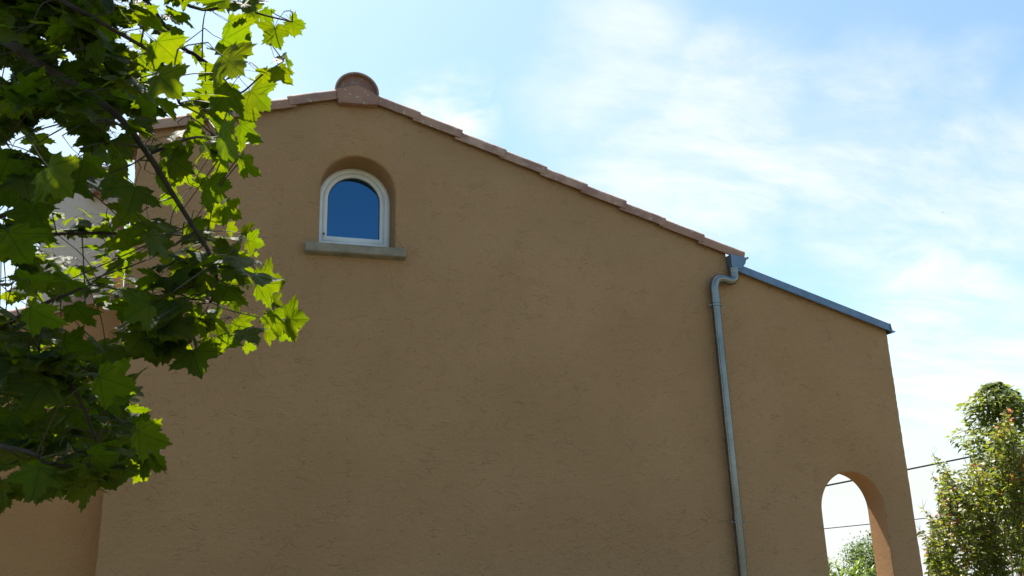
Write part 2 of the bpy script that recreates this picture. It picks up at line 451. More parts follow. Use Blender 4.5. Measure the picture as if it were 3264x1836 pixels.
# lower wing on the left, set back a little
LZ = lambda x: 3.475 + 0.327 * (x + 0.885)
YL = 7.25
bm = bmesh.new()
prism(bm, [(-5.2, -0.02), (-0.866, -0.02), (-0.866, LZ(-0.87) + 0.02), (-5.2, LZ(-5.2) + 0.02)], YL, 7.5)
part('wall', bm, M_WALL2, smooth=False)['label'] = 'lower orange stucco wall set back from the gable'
bm = bmesh.new()
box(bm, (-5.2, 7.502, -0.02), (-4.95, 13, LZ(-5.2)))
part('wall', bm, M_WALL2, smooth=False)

# roof coverings (channel tiles seen only from above or aside): waves running down the slope
def roof_sheet(x0, z0, x1, z1, y0, y1):
    bm = bmesh.new(); nx = int(abs(x1 - x0) / 0.105); ny = int((y1 - y0) / 0.0375)
    rows = []
    for i in range(nx + 1):
        t = i / nx; step = 0.012 * ((i % 4) / 4.0)
        row = []
        for j in range(ny + 1):
            ph = 2 * math.pi * j / 6.0
            row.append(bm.verts.new((x0 + (x1 - x0) * t, y0 + (y1 - y0) * j / ny, z0 + (z1 - z0) * t + 0.035 * math.sin(ph) + step)))
        rows.append(row)
    for a, b in zip(rows, rows[1:]):
        for j in range(ny): bm.faces.new((a[j], a[j + 1], b[j + 1], b[j]))
    return bm
part('roof', roof_sheet(AX, AZ + 0.05, 4.72, roofz(4.72) + 0.05, 7.10, 13.1), M_TILE)
part('roof', roof_sheet(AX, AZ + 0.05, -0.95, roofz(-0.95) + 0.05, 7.10, 13.1), M_TILE)
part('roof', roof_sheet(-0.875, LZ(-0.875) + 0.06, -5.4, LZ(-5.4) + 0.06, 7.36, 13.1), M_TILE)
bm = bmesh.new()
prism(bm, [(AX, AZ - 0.03), (4.60, roofz(4.60) - 0.03), (4.60, roofz(4.60) - 0.005), (AX, AZ - 0.005), (-0.9, roofz(-0.9) - 0.005), (-0.9, roofz(-0.9) - 0.03)], 7.36, 12.7)
part('roof_deck', bm, M_BARK2, smooth=False)

# rake tiles: an L of clay with a rolled top, thicker at its lower end, each lapping the next
def rake_tile_mesh(length, seed):
    r = random.Random(seed)
    sec = [(0.0, -0.080), (-0.002, -0.04), (-0.001, -0.012), (0.006, 0.006), (0.022, 0.017), (0.055, 0.023), (0.10, 0.020), (0.15, 0.0)]
    inn = [(0.15, -0.012), (0.10, 0.006), (0.055, 0.009), (0.026, 0.004), (0.014, -0.012), (0.012, -0.04), (0.013, -0.080)]
    loop = sec + inn
    bm = bmesh.new(); rings = []
    stations = [0.0, 0.10, 0.25, 0.40, 0.55, 0.70, 0.82, 0.92, 0.975, 1.0]
    for s in stations:
        lift = 0.017 * s; fwd = -0.013 * s
        rd = 0.004 if s > 0.99 else 0.0
        wob = r.uniform(-0.0015, 0.0015)
        ring = []
        for (y, z) in loop:
            cy, cz = 0.03, -0.02
            k = 1.0 - rd * 4
            ring.append(bm.verts.new((s * length, (y - cy) * k + cy + fwd, (z - cz) * k + cz + lift + wob)))
        rings.append(ring)
    for a, b in zip(rings, rings[1:]): bridge(bm, a, b)
    bm.faces.new(rings[0]); bm.faces.new(rings[-1][::-1])
    bmesh.ops.recalc_face_normals(bm, faces=bm.faces)
    me = bpy.data.meshes.new('rake_tile'); bm.to_mesh(me); bm.free()
    me.polygons.foreach_set('use_smooth', [True] * len(me.polygons)); me.set_sharp_from_angle(angle=R(40))
    me.materials.append(M_TILE)
    return me
def rake_tile(xu, zu, xl, zl, y, seed):     # from upper to lower end, (x, z) of the flange's foot
    rr = random.Random(seed)
    L = math.hypot(xl - xu, zl - zu)
    o = link('rake_tile', rake_tile_mesh(L, seed))
    d = Vector((xl - xu, 0, zl - zu)).normalized()
    back = Vector((0, 1, 0)); nrm = Vector((-d.z, 0, d.x))
    if nrm.z < 0: nrm = -nrm
    m = Matrix((d, back, nrm)).transposed().to_4x4()
    m.translation = Vector((xu, y + rr.uniform(-0.004, 0.004), zu)) + nrm * (0.080 + rr.uniform(-0.003, 0.003))
    o.parent = house; o.matrix_world = m
    return o
steps = [1.05, 1.467, 1.864, 2.29, 2.691, 3.099, 3.50, 3.917, 4.333, 4.775]
for i in range(len(steps) - 1):
    a = steps[i] - 0.045; b = steps[i + 1]
    rake_tile(a, roofz(a) - 0.004, b, roofz(b) - 0.004, 6.955, 20 + i)
stepl = [0.79, 0.345, -0.06, -0.47, -0.90]
for i in range(len(stepl) - 1):
    a = stepl[i] + 0.045; b = stepl[i + 1]
    rake_tile(a, roofz(a) - 0.004, b, roofz(b) - 0.004, 6.955, 40 + i)
stl = [-0.878 - 0.41 * k for k in range(11)]
for i in range(len(stl) - 1):
    a = stl[i] + (0.045 if i else 0.0); b = stl[i + 1]
    rake_tile(a, LZ(a) - 0.03, b, LZ(b) - 0.03, YL - 0.045, 60 + i)
# the peak tile and the half-round ridge closed by a disc
bm = bmesh.new()
prism(bm, [(0.752, 5.268), (0.905, 5.277), (1.098, 5.29), (1.112, 5.376), (1.01, 5.424), (0.915, 5.466), (0.82, 5.432), (0.722, 5.396)], 6.925, 7.09)
bmesh.ops.bevel(bm, geom=[e for e in bm.edges], offset=0.006, segments=2, affect='EDGES')
part('peak_tile', bm, M_TILE, angle=30)
def half_round(r, y0, y1, th, cx, cz, closed):
    bm = bmesh.new(); n = 24
    outr = [(cx + r * math.cos(math.pi * k / n), cz + r * math.sin(math.pi * k / n)) for k in range(n + 1)]
    innr = [(cx + (r - th) * math.cos(math.pi * k / n), cz + (r - th) * math.sin(math.pi * k / n)) for k in range(n, -1, -1)]
    prism(bm, outr + innr, y0, y1)
    return bm
yy = 6.985
for k in range(13):
    bm = half_round(0.196 + (0.004 if k % 2 == 0 else 0), yy, yy + 0.47, 0.014, 0.917, 5.425 + 0.004 * (k % 2), False)
    part('ridge_tile', bm, M_TILE); yy += 0.455
bm = bmesh.new(); n = 28
prism(bm, [(0.917 + 0.183 * math.cos(math.pi * k / n), 5.428 + 0.183 * math.sin(math.pi * k / n)) for k in range(n + 1)] + [(0.734, 5.37), (1.10, 5.37)], 7.03, 7.06)
bmesh.ops.recalc_face_normals(bm, faces=bm.faces)
part('ridge_disc', bm, M_DISC, angle=30)['label'] = 'half-round clay disc closing the ridge end'

# chimney on the lower roof: a tapering hood with a cap and lead at its foot
def taper(bm, x0, x1, y0, y1, zf, X0, X1, Y0, Y1, Z):
    b = [bm.verts.new((x, y, zf(x))) for x, y in ((x0, y0), (x1, y0), (x1, y1), (x0, y1))]
    t = [bm.verts.new((x, y, Z)) for x, y in ((X0, Y0), (X1, Y0), (X1, Y1), (X0, Y1))]
    bridge(bm, b, t); bm.faces.new(b[::-1]); bm.faces.new(t)
bm = bmesh.new()
taper(bm, -1.652, -0.975, 7.50, 8.15, lambda x: LZ(x) - 0.05, -1.555, -1.055, 7.60, 8.05, 4.66)
bmesh.ops.bevel(bm, geom=list(bm.edges), offset=0.012, segments=2, affect='EDGES')
chim = part('chimney', bm, M_CHIM)
bm = bmesh.new()
taper(bm, -1.668, -0.962, 7.485, 8.165, lambda x: LZ(x) - 0.02, -1.654, -0.973, 7.497, 8.153, 0)
for v in bm.verts:
    if v.co.z == 0: v.co.z = LZ(v.co.x) + 0.16
part('flashing', bm, M_LEAD, chim, smooth=False)
bm = bmesh.new(); box(bm, (-1.60, 7.55, 4.662), (-1.01, 8.10, 4.71), 0.012)
part('cap_tile', bm, M_TILE, chim)
bm = bmesh.new()
prism(bm, [(-1.20 + 0.075 * math.cos(math.pi * k / 10), 4.405 + 0.06 * math.sin(math.pi * k / 10)) for k in range(11)] + [(-1.262, 4.405), (-1.2 , 4.452), (-1.138, 4.405)], 7.48, 7.75)
part('vent_tile', bm, M_TILE, chim)

# zinc: gutter end, outlet, swan neck, downpipe, collars, wall coping
gp = [(4.612, 4.121), (4.612, 4.0), (4.63, 3.985), (4.695, 3.985), (4.735, 4.003), (4.762, 4.035), (4.775, 4.07), (4.792, 4.09)]
gi = [(4.789, 4.094), (4.772, 4.075), (4.757, 4.038), (4.732, 4.008), (4.694, 3.989), (4.632, 3.989), (4.616, 4.002), (4.616, 4.121)]
bm = bmesh.new(); prism(bm, gp + gi, 6.905, 13.05)
tube(bm, [(4.803, 6.905, 4.096), (4.803, 13.05, 4.096)], 0.0115, 10)
gut = part('gutter', bm, M_ZINC)
bm = bmesh.new(); prism(bm, [(4.608, 4.124), (4.608, 3.998), (4.628, 3.981), (4.697, 3.981), (4.738, 4.0), (4.766, 4.033), (4.779, 4.068), (4.795, 4.088), (4.77, 4.098)], 6.899, 6.904)
part('end_cap', bm, M_ZINC, gut, smooth=False)
bm = bmesh.new()
c0 = lambda x: 4.03 - 0.302 * (x - 4.763)
XA, XB = 4.615, 6.485
sec = [(6.944, -0.086), (6.956, -0.074), (6.958, 0.0), (7.08, 0.012), (7.28, 0.0), (7.282, -0.07), (7.278, -0.07), (7.276, -0.006), (7.08, 0.006), (6.962, -0.006), (6.96, -0.078), (6.948, -0.09)]
A = [bm.verts.new((XA, y, c0(XA) + z)) for y, z in sec]; B = [bm.verts.new((XB, y, c0(XB) + z)) for y, z in sec]
bridge(bm, A, B); bm.faces.new(A); bm.faces.new(B[::-1])
cop = part('coping', bm, M_ZINC, smooth=False)
bm = bmesh.new()
prism(bm, [(XB - 0.002, c0(XB) + 0.001), (XB + 0.004, c0(XB) - 0.0), (XB + 0.014, c0(XB) - 0.068), (XB + 0.052, c0(XB) - 0.082), (XB + 0.050, c0(XB) - 0.088), (XB - 0.004, c0(XB) - 0.105), (XB - 0.004, c0(XB) - 0.07)], 6.95, 7.27)
part('drip_end', bm, M_ZINC, cop, smooth=False)
path = smooth_path([(4.64, 6.93, 3.985), (4.638, 6.93, 3.93), (4.630, 6.93, 3.872), (4.58, 6.925, 3.848), (4.50, 6.925, 3.866), (4.435, 6.93, 3.850), (4.403, 6.93, 3.785), (4.402, 6.93, 3.70), (4.402, 6.93, 3.61)], 5)
bm = bmesh.new(); tube(bm, path, [0.048] * 4 + [0.045] * (len(path) - 4), 20)
dp_mesh_top = bm
tube(bm, [(4.402, 6.93, 3.625), (4.414, 6.93, 1.60)], 0.042, 20)
tube(bm, [(4.414, 6.93, 1.612), (4.418, 6.93, 0.02)], 0.041, 20)
tube(bm, [(4.402, 6.93, 3.648), (4.402, 6.93, 3.612)], 0.048, 20)
tube(bm, [(4.414, 6.93, 1.625), (4.414, 6.93, 1.588)], 0.047, 20)
dpipe = part('downpipe', bm, M_PIPE, angle=45)
for (x, z) in ((4.403, 3.592), (4.415, 1.566)):
    bm = bmesh.new()
    tube(bm, [(x, 6.93, z + 0.009), (x, 6.93, z - 0.009)], 0.0515, 20)
    for s in (-1, 1):
        box(bm, (x + s * 0.058 - 0.014, 6.924, z - 0.009), (x + s * 0.058 + 0.014, 6.936, z + 0.009), 0.002)
        tube(bm, [(x + s * 0.062, 6.918, z), (x + s * 0.062, 6.945, z)], 0.0045, 6)
    tube(bm, [(x, 6.96, z), (x, 7.01, z)], 0.005, 6)
    part('pipe_clamp', bm, M_PIPE, dpipe)

# arched window: outer frame, sash, pane, sill
def ring_part(name, op, ip, y0, y1, mat, parent, bev=0.004):
    bm = bmesh.new()
    a0 = loopv(bm, offset_poly(op, -bev), y0); a1 = loopv(bm, op, y0 + bev); a2 = loopv(bm, op, y1)
    b0 = loopv(bm, offset_poly(ip, bev), y0); b1 = loopv(bm, ip, y0 + bev); b2 = loopv(bm, ip, y1)
    bridge(bm, a0, a1); bridge(bm, a1, a2); bridge(bm, b1, b0); bridge(bm, b2, b1)
    bridge(bm, b0, a0); bridge(bm, a2, b2)
    return part(name, bm, mat, parent, angle=50)
ZS = 4.476
fo = arch(0.6255, 1.2785, 3.945, 4.472); fi = arch(0.672, 1.23, 4.075, ZS)
window = ring_part('window', fo, fi, 7.272, 7.33, M_PVC, house)
window['label'] = 'small arched white window under the ridge'
so_ = arch(0.6745, 1.2275, 4.0775, ZS); si_ = arch(0.716, 1.187, 4.126, ZS)
ring_part('sash', so_, si_, 7.2765, 7.335, M_PVC, window, 0.004)
bm = bmesh.new()
prism(bm, arch(0.7165, 1.1865, 4.1265, ZS), 7.306, 7.312)
part('pane', bm, M_GLASS, window, smooth=False)
gi_ = arch(0.7225, 1.1805, 4.1325, ZS)
ring_part('gasket', arch(0.7162, 1.1868, 4.1262, ZS), gi_, 7.300, 7.3055, M_DARKRUB, window, 0.001)
bm = bmesh.new()
v = [(6.93, 3.868), (6.93, 3.946), (7.30, 3.968), (7.30, 3.85), (7.0, 3.85), (6.955, 3.862)]
A = [bm.verts.new((0.508, y, z)) for y, z in v]; B = [bm.verts.new((1.364, y, z)) for y, z in v]
bridge(bm, A, B); bm.faces.new(A); bm.faces.new(B[::-1])
bmesh.ops.bevel(bm, geom=list(bm.edges), offset=0.005, segments=2, affect='EDGES')
part('window_sill', bm, M_CONC)

# ------------------------------------------------------------------ leaves in general
def norm_basis(t, nrm):
    t = t.normalized(); x = t.cross(nrm)
    x = x.normalized() if x.length > 1e-5 else t.orthogonal().normalized()
    return x, t, x.cross(t)
def leaf_matrix(base, t, nrm, s):
    x, y, z = norm_basis(t, nrm)
    m = Matrix((x * s, y * s, z * s)).transposed().to_4x4(); m.translation = base
    return m
def merge(name, items, parent, label=None):
    """items: list of (mesh, matrix) joined into one stuff part"""
    V, Fc, U, MI, off = [], [], [], [], 0
    mats = []
    for me, m in items:
        co = np.empty(len(me.vertices) * 3, 'f'); me.vertices.foreach_get('co', co); co = co.reshape(-1, 3)
        a = np.array(m.to_3x3(), 'f'); V.append(co @ a.T + np.array(m.translation, 'f'))
        mi = []
        for mt in me.materials:
            if mt not in mats: mats.append(mt)
            mi.append(mats.index(mt))
        uvl = me.uv_layers.active.data if me.uv_layers.active else None
        for p in me.polygons:
            Fc.append([off + k for k in p.vertices]); MI.append(mi[p.material_index])
            if uvl:
                for li in p.loop_indices: U.append(uvl[li].uv[:])
            else: U.extend([(0, 0)] * len(p.vertices))
        off += len(me.vertices)
    me = bpy.data.meshes.new(name); me.from_pydata(np.concatenate(V).tolist(), [], Fc); 
    for mt in mats: me.materials.append(mt)
    me.polygons.foreach_set('material_index', MI)
    me.polygons.foreach_set('use_smooth', [True] * len(Fc))
    uv = me.uv_layers.new(name='UVMap'); uv.data.foreach_set('uv', [c for u in U for c in u])
    o = link(name, me); o.parent = parent; o.matrix_parent_inverse = parent.matrix_world.inverted()
    o['kind'] = 'stuff'
    return o
def place(name, me, m, parent):
    o = bpy.data.objects.new(name, me); COL.objects.link(o); o.parent = parent
    o.matrix_parent_inverse = parent.matrix_world.inverted(); o.matrix_basis = m
    return o
def scatter_leaves(name, items, parent, limit=300, rest='foliage'):
    """the largest in view become parts, the rest one stuff part"""
    def key(it):
        m = it[1]; p = m.translation
        x, y, z = pix(p)
        inside = -30 < x < W0 + 30 and -30 < y < H0 + 30 and z > 0.2
        return (m.to_scale().y / max(z, 0.2)) * (1 if inside else 1e-4)
    items = sorted(items, key=key, reverse=True)
    for me, m in items[:limit]: place(name, me, m, parent)
    if items[limit:]: merge(rest, items[limit:], parent)

HALF = [(0.0, 0.0), (0.07, -0.065), (0.20, -0.085), (0.33, -0.10), (0.38, -0.03), (0.54, -0.005), (0.47, 0.09), (0.45, 0.15), (0.54, 0.20), (0.635, 0.225),
        (0.61, 0.29), (0.765, 0.345), (0.715, 0.41), (0.83, 0.53), (0.66, 0.505), (0.575, 0.585), (0.475, 0.55), (0.375, 0.53), (0.29, 0.565),
        (0.29, 0.66), (0.315, 0.765), (0.235, 0.77), (0.20, 0.875), (0.11, 0.87), (0.0, 1.02)]
def maple_mesh(seed):
    r = random.Random(seed)
    fold = r.uniform(-0.05, 0.34); droop = r.uniform(0.08, 0.55); curl = r.uniform(-0.12, 0.35); wavy = r.uniform(0.02, 0.07)
    ph = [r.uniform(0, 6.28) for _ in range(3)]; twist = r.uniform(-0.35, 0.35)
    asym = r.uniform(0.9, 1.1)
    out = HALF + [(-x * asym, y) for x, y in HALF[-2:0:-1]]
    out = [(x + r.uniform(-0.012, 0.012), y + r.uniform(-0.012, 0.012)) for x, y in out]
    def bend(x, y):
        z = fold * abs(x) - droop * (max(0, y) ** 2) * 0.45 - curl * x * x + wavy * math.sin(7 * x + ph[0]) * math.cos(6 * y + ph[1]) + twist * x * y * 0.6
        return (x * 1.07 * (1 - 0.25 * fold * fold), y * (1 - 0.10 * droop), z)
    bm = bmesh.new(); uvl = bm.loops.layers.uv.new('UVMap')
    cx_, cy_ = 0.0, 0.25
    C = bm.verts.new(bend(cx_, cy_)); uvd = {C: (cx_, cy_)}
    inner, outer_ = [], []
    for (x, y) in out:
        xi, yi = cx_ + (x - cx_) * 0.55, cy_ + (y - cy_) * 0.55
        v = bm.verts.new(bend(xi, yi)); uvd[v] = (xi, yi); inner.append(v)
        v = bm.verts.new(bend(x, y)); uvd[v] = (x, y); outer_.append(v)
    n = len(out)
    for k in range(n):
        j = (k + 1) % n
        bm.faces.new((C, inner[k], inner[j]))
        bm.faces.new((inner[k], outer_[k], outer_[j], inner[j]))
    # petiole
    pl = r.uniform(0.55, 1.0); sag = r.uniform(-0.15, 0.25)
    b0 = Vector(bend(0, 0.0)); pts = [b0, b0 + Vector((0.02, -pl * 0.5, 0.02 + sag * 0.25)), b0 + Vector((0.0, -pl, sag))]
    fs = len(bm.faces)
    tube(bm, pts, [0.012, 0.011, 0.016], 3, False)
    bm.faces.ensure_lookup_table()
    for f in bm.faces:
        if f.index >= fs or f.index < 0: pass
    for i, f in enumerate(bm.faces):
        f.smooth = True
        if i >= fs: f.material_index = 1
        for l in f.loops: l[uvl].uv = uvd.get(l.vert, (0.0, 0.02))
    me = bpy.data.meshes.new('leaf'); bm.to_mesh(me); bm.free()
    me.materials.append(M_MAPLE); me.materials.append(M_TWIG)
    me['tail'] = list(pts[-1])
    return me
MAPLES = [maple_mesh(k) for k in range(16)]

# ------------------------------------------------------------------ the maple
q = 3264 / 2576.0                            # the branch map below is read from a 2576 px wide view
def dp(x, y, d): return at(x * q, y * q, d)
tb = dp(-1050, 900, 3.3); tree_xy = (tb.x, tb.y)
maple = empty('maple_tree', (tree_xy[0], tree_xy[1], 0), 'maple tree with backlit lobed leaves hanging before the left wall', 'tree')
bpy.context.view_layer.update()
def tpart(name, bm, mat, parent): 
    o = build(name, bm, mat, None); o.parent = parent; o.matrix_parent_inverse = parent.matrix_world.inverted(); return o
bm = bmesh.new()
tr = [Vector((tree_xy[0], tree_xy[1], -0.05)), Vector((tree_xy[0] + 0.03, tree_xy[1], 0.8)), Vector((tree_xy[0] - 0.02, tree_xy[1] + 0.04, 1.8)), Vector((tree_xy[0] + 0.05, tree_xy[1] + 0.02, 2.8)), Vector((tree_xy[0] + 0.02, tree_xy[1] + 0.1, 3.9)), Vector((tree_xy[0] + 0.12, tree_xy[1] + 0.1, 5.2))]
trp = smooth_path(tr, 4)
tube(bm, trp, [0.14 - 0.11 * k / (len(trp) - 1) + (0.05 if k == 0 else 0) for k in range(len(trp))], 12)
tpart('trunk', bm, M_BARK, maple)
def tz(z):
    return min(trp, key=lambda p: abs(p.z - z))
BR = [  # in-view points (x, y, depth), start radius, end radius, trunk height
    ([(-330, -60, 2.9), (0, 97, 2.62), (90, 155, 2.6), (200, 222, 2.6), (300, 296, 2.6), (372, 388, 2.6), (428, 478, 2.62), (482, 564, 2.64), (528, 640, 2.66), (545, 712, 2.68), (530, 760, 2.7)], 0.013, 0.004, 2.3),
    ([(-300, 560, 3.5), (60, 590, 3.45), (180, 586, 3.45), (316, 588, 3.45), (490, 594, 3.4), (560, 625, 3.35)], 0.010, 0.003, 1.6),
    ([(-260, 640, 2.9), (0, 545, 2.85), (50, 522, 2.85), (100, 500, 2.85), (190, 430, 2.9), (240, 370, 2.9)], 0.010, 0.003, 1.9),
    ([(-250, 930, 2.9), (20, 812, 2.8), (110, 765, 2.8), (166, 742, 2.8), (226, 716, 2.85)], 0.012, 0.003, 1.3),
    ([(-300, 820, 2.7), (60, 905, 2.6), (146, 945, 2.6), (190, 985, 2.6), (236, 1090, 2.62), (252, 1145, 2.64)], 0.011, 0.003, 1.4),
    ([(-200, -420, 3.4), (250, -120, 3.2), (440, 100, 3.15), (490, 137, 3.15), (537, 172, 3.15), (590, 232, 3.15), (640, 290, 3.15)], 0.012, 0.0025, 3.2),
    ([(250, -120, 3.2), (480, 16, 3.2), (584, 15, 3.2), (664, 38, 3.2), (735, 55, 3.2)], 0.009, 0.0025, None),
    ([(490, 137, 3.15), (580, 240, 3.2), (664, 185, 3.2), (714, 154, 3.2)], 0.006, 0.002, None),
    ([(372, 388, 2.6), (470, 350, 2.7), (520, 345, 2.8), (552, 347, 2.85), (610, 400, 2.85)], 0.006, 0.002, None),
    ([(-300, 1100, 2.6), (40, 1130, 2.4), (120, 1165, 2.4), (220, 1175, 2.45)], 0.010, 0.003, 1.2),
    ([(-260, -300, 2.6), (60, -60, 2.5), (260, 60, 2.5), (400, 150, 2.55), (450, 260, 2.6)], 0.011, 0.003, 2.9),
]
SKEL = []
for pts, r0, r1, th in BR:
    P = [dp(*p) for p in pts]
    if th is not None:
        s = tz(th); mid = s.lerp(P[0], 0.55) + Vector((0, 0, 0.10))
        P = [s, mid] + P
    P = smooth_path(P, 5)
    bm = bmesh.new(); n = len(P)
    tube(bm, P, [r0 * (1.5 if th else 1.0) + (r1 - r0 * (1.5 if th else 1.0)) * (k / (n - 1)) ** 0.8 for k in range(n)], 7)
    tpart('branch', bm, M_BARK, maple)
    SKEL += P[len(P) // 4:]
SKEL_A = np.array([p[:] for p in SKEL])
twig_bm = bmesh.new()
def twig_to(p, r=0.0016, maxlen=0.5):
    d = np.linalg.norm(SKEL_A - np.array(p[:]), axis=1) + 0.25 * np.maximum(0, p.z - SKEL_A[:, 2])
    k = int(d.argmin()); s = Vector(SKEL_A[k])
    if (s - p).length > maxlen: return None
    mid = s.lerp(p, 0.5) + Vector((random.uniform(-.03, .03), random.uniform(-.03, .03), random.uniform(-0.01, 0.05)))
    tube(twig_bm, smooth_path([s, mid, p], 3), [r * 1.7, r * 1.6, r * 1.5, r * 1.4, r * 1.2, r * 1.1, r], 4, False)
    return s
LEAVES = []
def maple_leaf_px(bx, by, tx, ty, roll=0, pitch=0, depth=None, twig=True, L=None):
    ln = math.hypot(tx - bx, ty - by)
    if L is None: L = min(0.128, max(0.075, 0.070 + 0.00042 * ln))
    if depth is None: depth = max(1.95, min(4.3, 2131.0 * L / ln))
    b = dp(bx, by, depth)
    e = dp(tx, ty, depth)
    t = (e - b); size = t.length / 1.03; t.normalize()
    view = (b - CAM).normalized()
    nr = -view
    t2 = Matrix.Rotation(R(pitch), 3, t.cross(nr)) @ t
    nr2 = Matrix.Rotation(R(roll), 3, t2) @ (Matrix.Rotation(R(pitch), 3, t.cross(nr)) @ nr)
    size *= 0.80 if ln < 100 else 0.70
    if pitch: size /= max(0.6, math.cos(R(pitch)))
    me = random.choice(MAPLES)
    if nr2.z < 0 and abs(roll) < 1: nr2 = nr2
    m = leaf_matrix(b, t2, nr2, size)
    LEAVES.append((me, m))
    if twig: twig_to(m @ Vector(me['tail']))
HAND = [
 (646,715,735,712,12),(718,803,795,803,-10),(690,782,706,842,10),(680,757,724,774,-25),(716,830,750,869,45),(667,835,706,859,40),(617,867,652,882,30),(486,882,510,968,0),
 (601,757,560,782,15),(532,455,594,475,10),(514,478,589,508,30),(566,519,620,561,35),(523,540,578,563,20),(573,572,607,583,25),(623,604,678,621,15),(606,586,656,596,-30),
 (552,346,622,442,55),(606,398,668,480,48),(605,313,669,384,40),(470,327,534,368,25),(735,55,782,68,50),(735,55,742,107,15),(737,58,759,99,55),(623,23,660,72,20),(607,2,660,48,-30),
 (662,25,688,64,40),(690,68,655,126,30),(690,70,704,142,50),(719,149,742,177,60),(712,152,676,140,50),(703,167,736,231,48),(656,186,700,232,15),(560,140,650,222,15),(575,55,640,94,25),
 (560,100,642,143,20),(486,128,525,152,25),(632,228,692,295,25),(606,275,676,305,40),(568,288,596,312,45),(550,-15,588,42,10),(395,105,470,178,0),(400,190,486,272,-15),
 (375,556,388,640,0),(352,556,426,563,70),(295,540,342,577,15),(18,586,96,700,10),(70,702,190,711,76),(166,704,140,772,10),(76,772,193,853,48),(186,767,244,839,52),(256,738,278,785,30),
 (376,765,280,818,20),(368,821,287,880,-15),(372,822,366,908,10),(446,488,396,512,5),(337,1070,436,1099,58),(348,1083,466,1152,35),(366,1133,419,1207,55),(250,947,377,996,20),(260,990,367,1018,45),
 (251,1099,312,1139,25),(321,1117,372,1157,15),(312,1161,360,1188,20),(232,1145,338,1157,48),(222,1177,243,1256,10),(99,1177,76,1280,0),(26,1216,4,1288,10),(146,1177,140,1267,-15),(52,1122,-6,1186,25),
 (347,1192,375,1217,30),(272,1179,302,1230,30),(440,640,398,700,-15),(455,660,500,730,20),(520,690,470,760,15),(560,700,610,745,25),(575,720,540,800,-10),(520,800,570,850,15),(430,760,440,850,5),
 (600,800,640,850,20),(560,830,600,875,25),(540,850,548,935,0),(400,830,395,918,10),(640,640,655,640,50),(590,640,640,652,50),(560,640,625,668,20),(480,560,520,620,25),(340,470,320,560,0),(270,440,335,500,10),
 (210,400,285,470,25),(180,430,140,520,10),(120,420,205,545,20),(20,400,-20,500,0),(60,440,90,540,-15),(20,470,20,545,20),(300,380,250,440,15),(330,520,290,575,25),(430,400,500,450,20),(395,440,470,470,25),
 (170,880,190,960,15),(60,900,20,985,0),(110,960,60,1040,15),(200,960,130,1010,25),(120,1040,160,1110,10),(30,1040,-20,1110,15),(210,1050,150,1110,0),(280,1090,300,1120,40),(300,1040,330,1060,50),(160,860,250,880,40),
 (20,860,80,850,20),(240,900,290,930,35),
]
for h in HAND:
    maple_leaf_px(h[0], h[1], h[2], h[3], h[4] + random.uniform(-14, 14), random.choice((0, -20, 18, 30, -30)))

MASK = [(-60, -60), (600, -60), (640, 0), (690, 45), (640, 90), (660, 130), (690, 200), (640, 240), (670, 290), (630, 320), (640, 390), (600, 400), (560, 400), (560, 450), (590, 500), (610, 560), (640, 600),
        (650, 640), (640, 680), (700, 720), (730, 780), (740, 830), (710, 860), (640, 850), (560, 860), (520, 930), (470, 910), (390, 900), (310, 860), (300, 800), (340, 750), (360, 650), (330, 600), (280, 640), (290, 710), (210, 760),
        (250, 830), (270, 870), (350, 980), (350, 1050), (420, 1100), (430, 1150), (350, 1190), (250, 1230), (60, 1250), (-60, 1270)]
HOLES = [[(-10, 150), (60, 150), (60, 215), (-10, 215)], [(130, 115), (200, 110), (205, 175), (135, 180)], [(280, 95), (335, 85), (340, 135), (285, 140)], [(20, 330), (90, 330), (90, 400), (20, 400)], [(440, 40), (500, 30), (500, 80), (445, 85)], [(60, 85), (130, 80), (125, 110), (70, 125)], [(290, 300), (340, 290), (350, 340), (300, 340)], [(95, 285), (150, 290), (235, 370), (255, 440), (180, 425), (130, 430), (95, 350)], [(-60, 600), (30, 640), (55, 700), (45, 780), (-60, 800)], [(120, 470), (300, 460), (310, 560), (300, 690), (90, 700)],
         [(70, 720), (200, 720), (300, 720), (300, 800), (200, 870), (60, 790)], [(335, 500), (360, 480), (420, 540), (350, 560)], [(-60, 500), (40, 510), (60, 560), (-60, 580)], [(330, 900), (460, 960), (430, 1060), (370, 960)],
         [(280, 700), (330, 650), (350, 700), (300, 760)], [(-60, 1100), (60, 1190), (-60, 1240)], [(430, 150), (470, 190), (500, 240), (440, 280), (400, 210)], [(430, 480), (500, 470), (500, 520), (440, 560)], [(560, 750), (610, 740), (660, 790), (640, 830)]]
def inside(p, poly):
    x, y = p; c = False; n = len(poly)
    for i in range(n):
        x1, y1 = poly[i]; x2, y2 = poly[i - 1]
        if (y1 > y) != (y2 > y) and x < (x2 - x1) * (y - y1) / (y2 - y1) + x1: c = not c
    return c
def ok_px(x, y): return inside((x, y), MASK) and not any(inside((x, y), h) for h in HOLES)
rl = random.Random(5)
def cluster(c, n, check, L0=0.07, L1=0.115, twig=True):
    if twig and rl.random() < 0.45: twig_to(c, 0.0015, 0.42)
    for _ in range(n):
        a = rl.uniform(0, 6.28)
        t = Vector((math.cos(a), math.sin(a) * 0.9 - 0.15, rl.uniform(-0.8, 0.05))).normalized()
        up_ = Vector((rl.uniform(-0.6, 0.6), rl.uniform(-0.9, 0.25), 0.8)).normalized()
        L = rl.uniform(L0, L1)
        me = rl.choice(MAPLES)
        tail = Vector(me['tail'])
        m = leaf_matrix(Vector((0, 0, 0)), t, up_, L)
        base = c - (m @ tail)
        m.translation = base
        ce = m @ Vector((0, 0.5, 0)); x, y, z = pix(ce)
        if check and not ok_px(x / q, y / q): continue
        if z < 1.7: continue
        LEAVES.append((me, m))
cnt = 0
